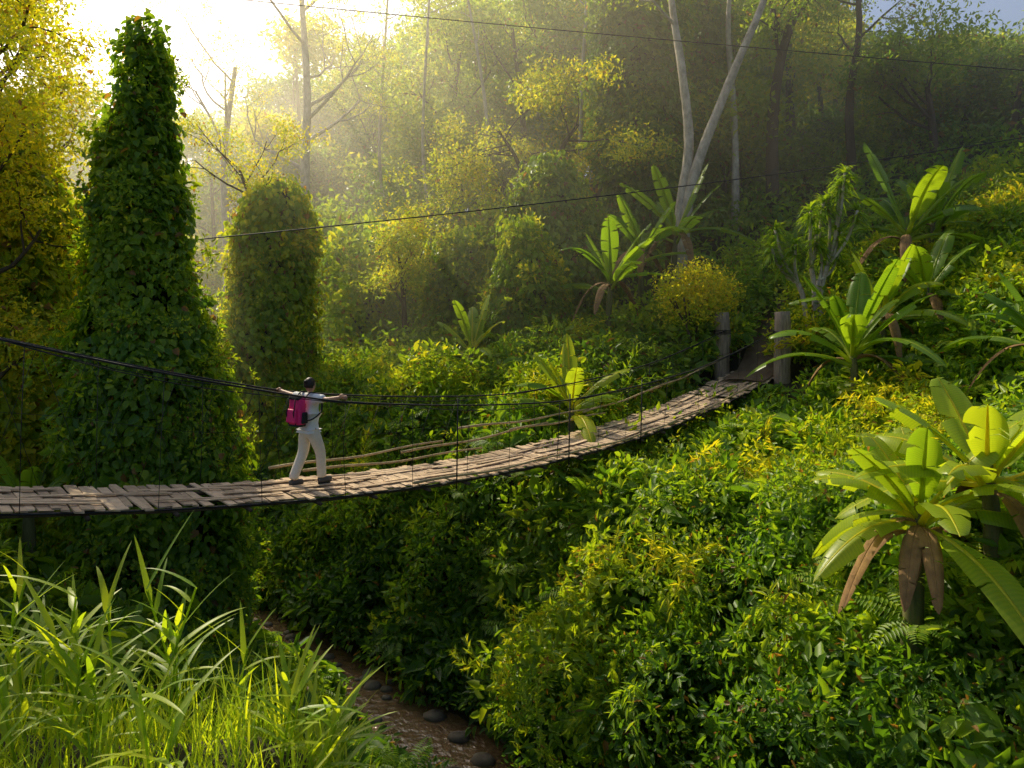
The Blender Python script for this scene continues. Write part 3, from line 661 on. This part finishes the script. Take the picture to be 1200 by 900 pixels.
for sd in (-1,1):
    mb=MB(); w=np.array([sd*.71,.02,hz+.035]); 
    tube(mb,[w,w+np.array([sd*.03,0,.012]),w+np.array([sd*.06,0,.016]),w+np.array([sd*.09,0,.014])],[.026,.036,.04,.034],12,flat=.55)
    for k,(fy,ln) in enumerate([(-.030,.062),(-.010,.074),(.011,.080),(.031,.072)]):
        b=w+np.array([sd*.085,fy,.016])
        tube(mb,[b,b+np.array([sd*ln*.4,0,.006]),b+np.array([sd*ln*.72,0,-.016]),b+np.array([sd*ln*.66,0,-.045]),b+np.array([sd*ln*.45,0,-.055])],[.0095,.0095,.009,.008,.004],8)
    b=w+np.array([sd*.03,.03,.0]); tube(mb,[b,b+np.array([sd*.03,.022,-.018]),b+np.array([sd*.055,.018,-.042]),b+np.array([sd*.07,.006,-.056])],[.012,.012,.010,.005],8)
    mb.obj('hand',[M_skin],hk)
def ball(mb,c,r,nu=20,nv=14,fn=None,m=0):
    vs=[];fs=[]
    for i in range(nv+1):
        th=math.pi*(i+.001)/(nv+.002)
        for k in range(nu):
            an=2*math.pi*k/nu; q=np.array([math.sin(th)*math.cos(an),math.sin(th)*math.sin(an),math.cos(th)])
            if fn is not None: q=fn(q)
            vs.append(np.asarray(c)+q*np.asarray(r))
    for i in range(nv):
        for k in range(nu): fs.append((i*nu+k,(i+1)*nu+k,(i+1)*nu+(k+1)%nu,i*nu+(k+1)%nu))
    mb.add(vs,fs,(0,0,0),m)
hd=empty('head'); hd.parent=hk; hd.location=(0,.03,1.60); hd.rotation_euler=(math.radians(-6),0,math.radians(8))
def hf(q):
    q=q.copy()
    if q[2]<0: q[0]*=1-.28*(-q[2]); q[1]=q[1]*(1-.1*(-q[2]))+.1*(-q[2])
    g=math.exp(-((q[0]/.16)**2+((q[2]+.12)/.22)**2)); 
    if q[1]>0: q[1]+=.22*g
    return q
mb=MB(); ball(mb,(0,0,0),(.076,.095,.115),28,20,hf); 
for s_ in (-1,1): ball(mb,(s_*.078,-.005,-.01),(.012,.02,.032),10,8)
mb.obj('face',[M_skin],hd)
mb=MB()
for s_ in (-1,1): ball(mb,(s_*.03,.085,.012),(.013,.010,.008),8,6); ball(mb,(s_*.03,.088,.034),(.017,.006,.004),8,6)
mb.obj('eyes_and_brows',[M_hair],hd)
mb=MB(); ball(mb,(0,.09,-.058),(.022,.008,.007),10,6); mb.obj('mouth',[pm('lips',(.4,.13,.11))],hd)
def hairf(q):
    q=q.copy(); 
    if q[1]>.25 and q[2]<.45: q*=.82
    q*=1+.03*math.sin(q[0]*25)*math.sin(q[2]*20); 
    if q[2]<-.55: q*=.8
    return q
mb=MB(); ball(mb,(0,-.014,.018),(.088,.104,.118),30,20,hairf); ball(mb,(0,-.11,.06),(.038,.034,.036),14,10); mb.obj('hair',[M_hair],hd)
def rbox(name,c,s,mat,bev,taper=1.,lean=0):
    import bmesh
    bm=bmesh.new(); bmesh.ops.create_cube(bm,size=1)
    for v in bm.verts:
        if v.co.z>0: v.co.x*=taper; v.co.y=v.co.y*.8+.08
        v.co=Vector((v.co.x*s[0],v.co.y*s[1],v.co.z*s[2]))
    bmesh.ops.bevel(bm,geom=bm.edges[:],offset=bev,segments=4,affect='EDGES',profile=.6)
    me=bpy.data.meshes.new(name); bm.to_mesh(me); bm.free(); me.materials.append(mat)
    for p_ in me.polygons: p_.use_smooth=True
    o=bpy.data.objects.new(name,me); o.location=c; o.parent=hk; scene.collection.objects.link(o); return o
rbox('backpack_body',(0,-.235,1.23),(.31,.17,.46),M_red,.06,.82)
rbox('backpack_pocket',(0,-.335,1.15),(.23,.07,.22),M_red,.03,.9)
rbox('backpack_top_lid',(0,-.24,1.44),(.25,.16,.07),M_blk,.03,.9)
rbox('backpack_base',(0,-.235,1.005),(.28,.15,.06),M_blk,.025,1)
rbox('side_pocket',(-.165,-.22,1.12),(.05,.11,.18),M_blk,.02,.9); rbox('side_pocket',(.165,-.22,1.12),(.05,.11,.18),M_blk,.02,.9)
mb=MB()
for s_ in (-1,1):
    tube(mb,smoothpath([(s_*.10,-.16,1.42),(s_*.115,-.07,1.50),(s_*.12,.06,1.47),(s_*.13,.15,1.34),(s_*.155,.12,1.18),(s_*.15,-.04,1.08),(s_*.13,-.16,1.06)],5),.022,8,flat=.45)
    tube(mb,[(s_*.075,-.325,1.44),(s_*.08,-.345,1.3),(s_*.085,-.375,1.2),(s_*.085,-.33,1.02)],.009,6)
tube(mb,smoothpath([(-.03,-.18,1.46),(0,-.18,1.51),(.03,-.18,1.46)],5),.008,6)
mb.obj('backpack_straps',[M_blk],hk)
# ---------------------------------------------------------------- mist
m=bpy.data.materials.new('mist'); m.use_nodes=True; nt=m.node_tree; nt.nodes.clear(); out=nt.nodes.new('ShaderNodeOutputMaterial')
v=nt.nodes.new('ShaderNodeVolumeScatter'); v.inputs['Color'].default_value=(1,.92,.72,1); v.inputs['Density'].default_value=.013; v.inputs['Anisotropy'].default_value=.6
nt.links.new(v.outputs[0],out.inputs['Volume'])
mb=MB(); box(mb,(-25,61,3.5),np.array([1.,0,0]),np.array([0,1.,0]),UP,120,84,25); o=mb.obj('morning_mist',[m],None,False)
# ---------------------------------------------------------------- sky + sun + camera
EL=math.radians(40); AZ=math.radians(-36)
w=bpy.data.worlds.new('World'); scene.world=w; w.use_nodes=True; nt=w.node_tree; nt.nodes.clear()
sky=nt.nodes.new('ShaderNodeTexSky'); sky.sky_type='NISHITA'; sky.sun_disc=False; sky.sun_elevation=EL; sky.sun_rotation=AZ; sky.dust_density=4; sky.air_density=1.0
bg=nt.nodes.new('ShaderNodeBackground'); bg.inputs[1].default_value=.15; o_=nt.nodes.new('ShaderNodeOutputWorld')
nt.links.new(sky.outputs[0],bg.inputs[0]); nt.links.new(bg.outputs[0],o_.inputs[0])
ld=bpy.data.lights.new('sun','SUN'); ld.energy=5; ld.angle=math.radians(.5); ld.color=(1,.88,.62)
lo=bpy.data.objects.new('sun',ld); scene.collection.objects.link(lo)
sd_=Vector((math.sin(AZ)*math.cos(EL),math.cos(AZ)*math.cos(EL),math.sin(EL)))
lo.rotation_euler=sd_.to_track_quat('Z','Y').to_euler(); lo.location=sd_*60
cd=bpy.data.cameras.new('camera'); cd.lens=24; cd.sensor_width=36; cd.shift_y=-.075; cd.clip_end=2000
co=bpy.data.objects.new('camera',cd); co.rotation_euler=(math.radians(90),0,0); scene.collection.objects.link(co); scene.camera=co
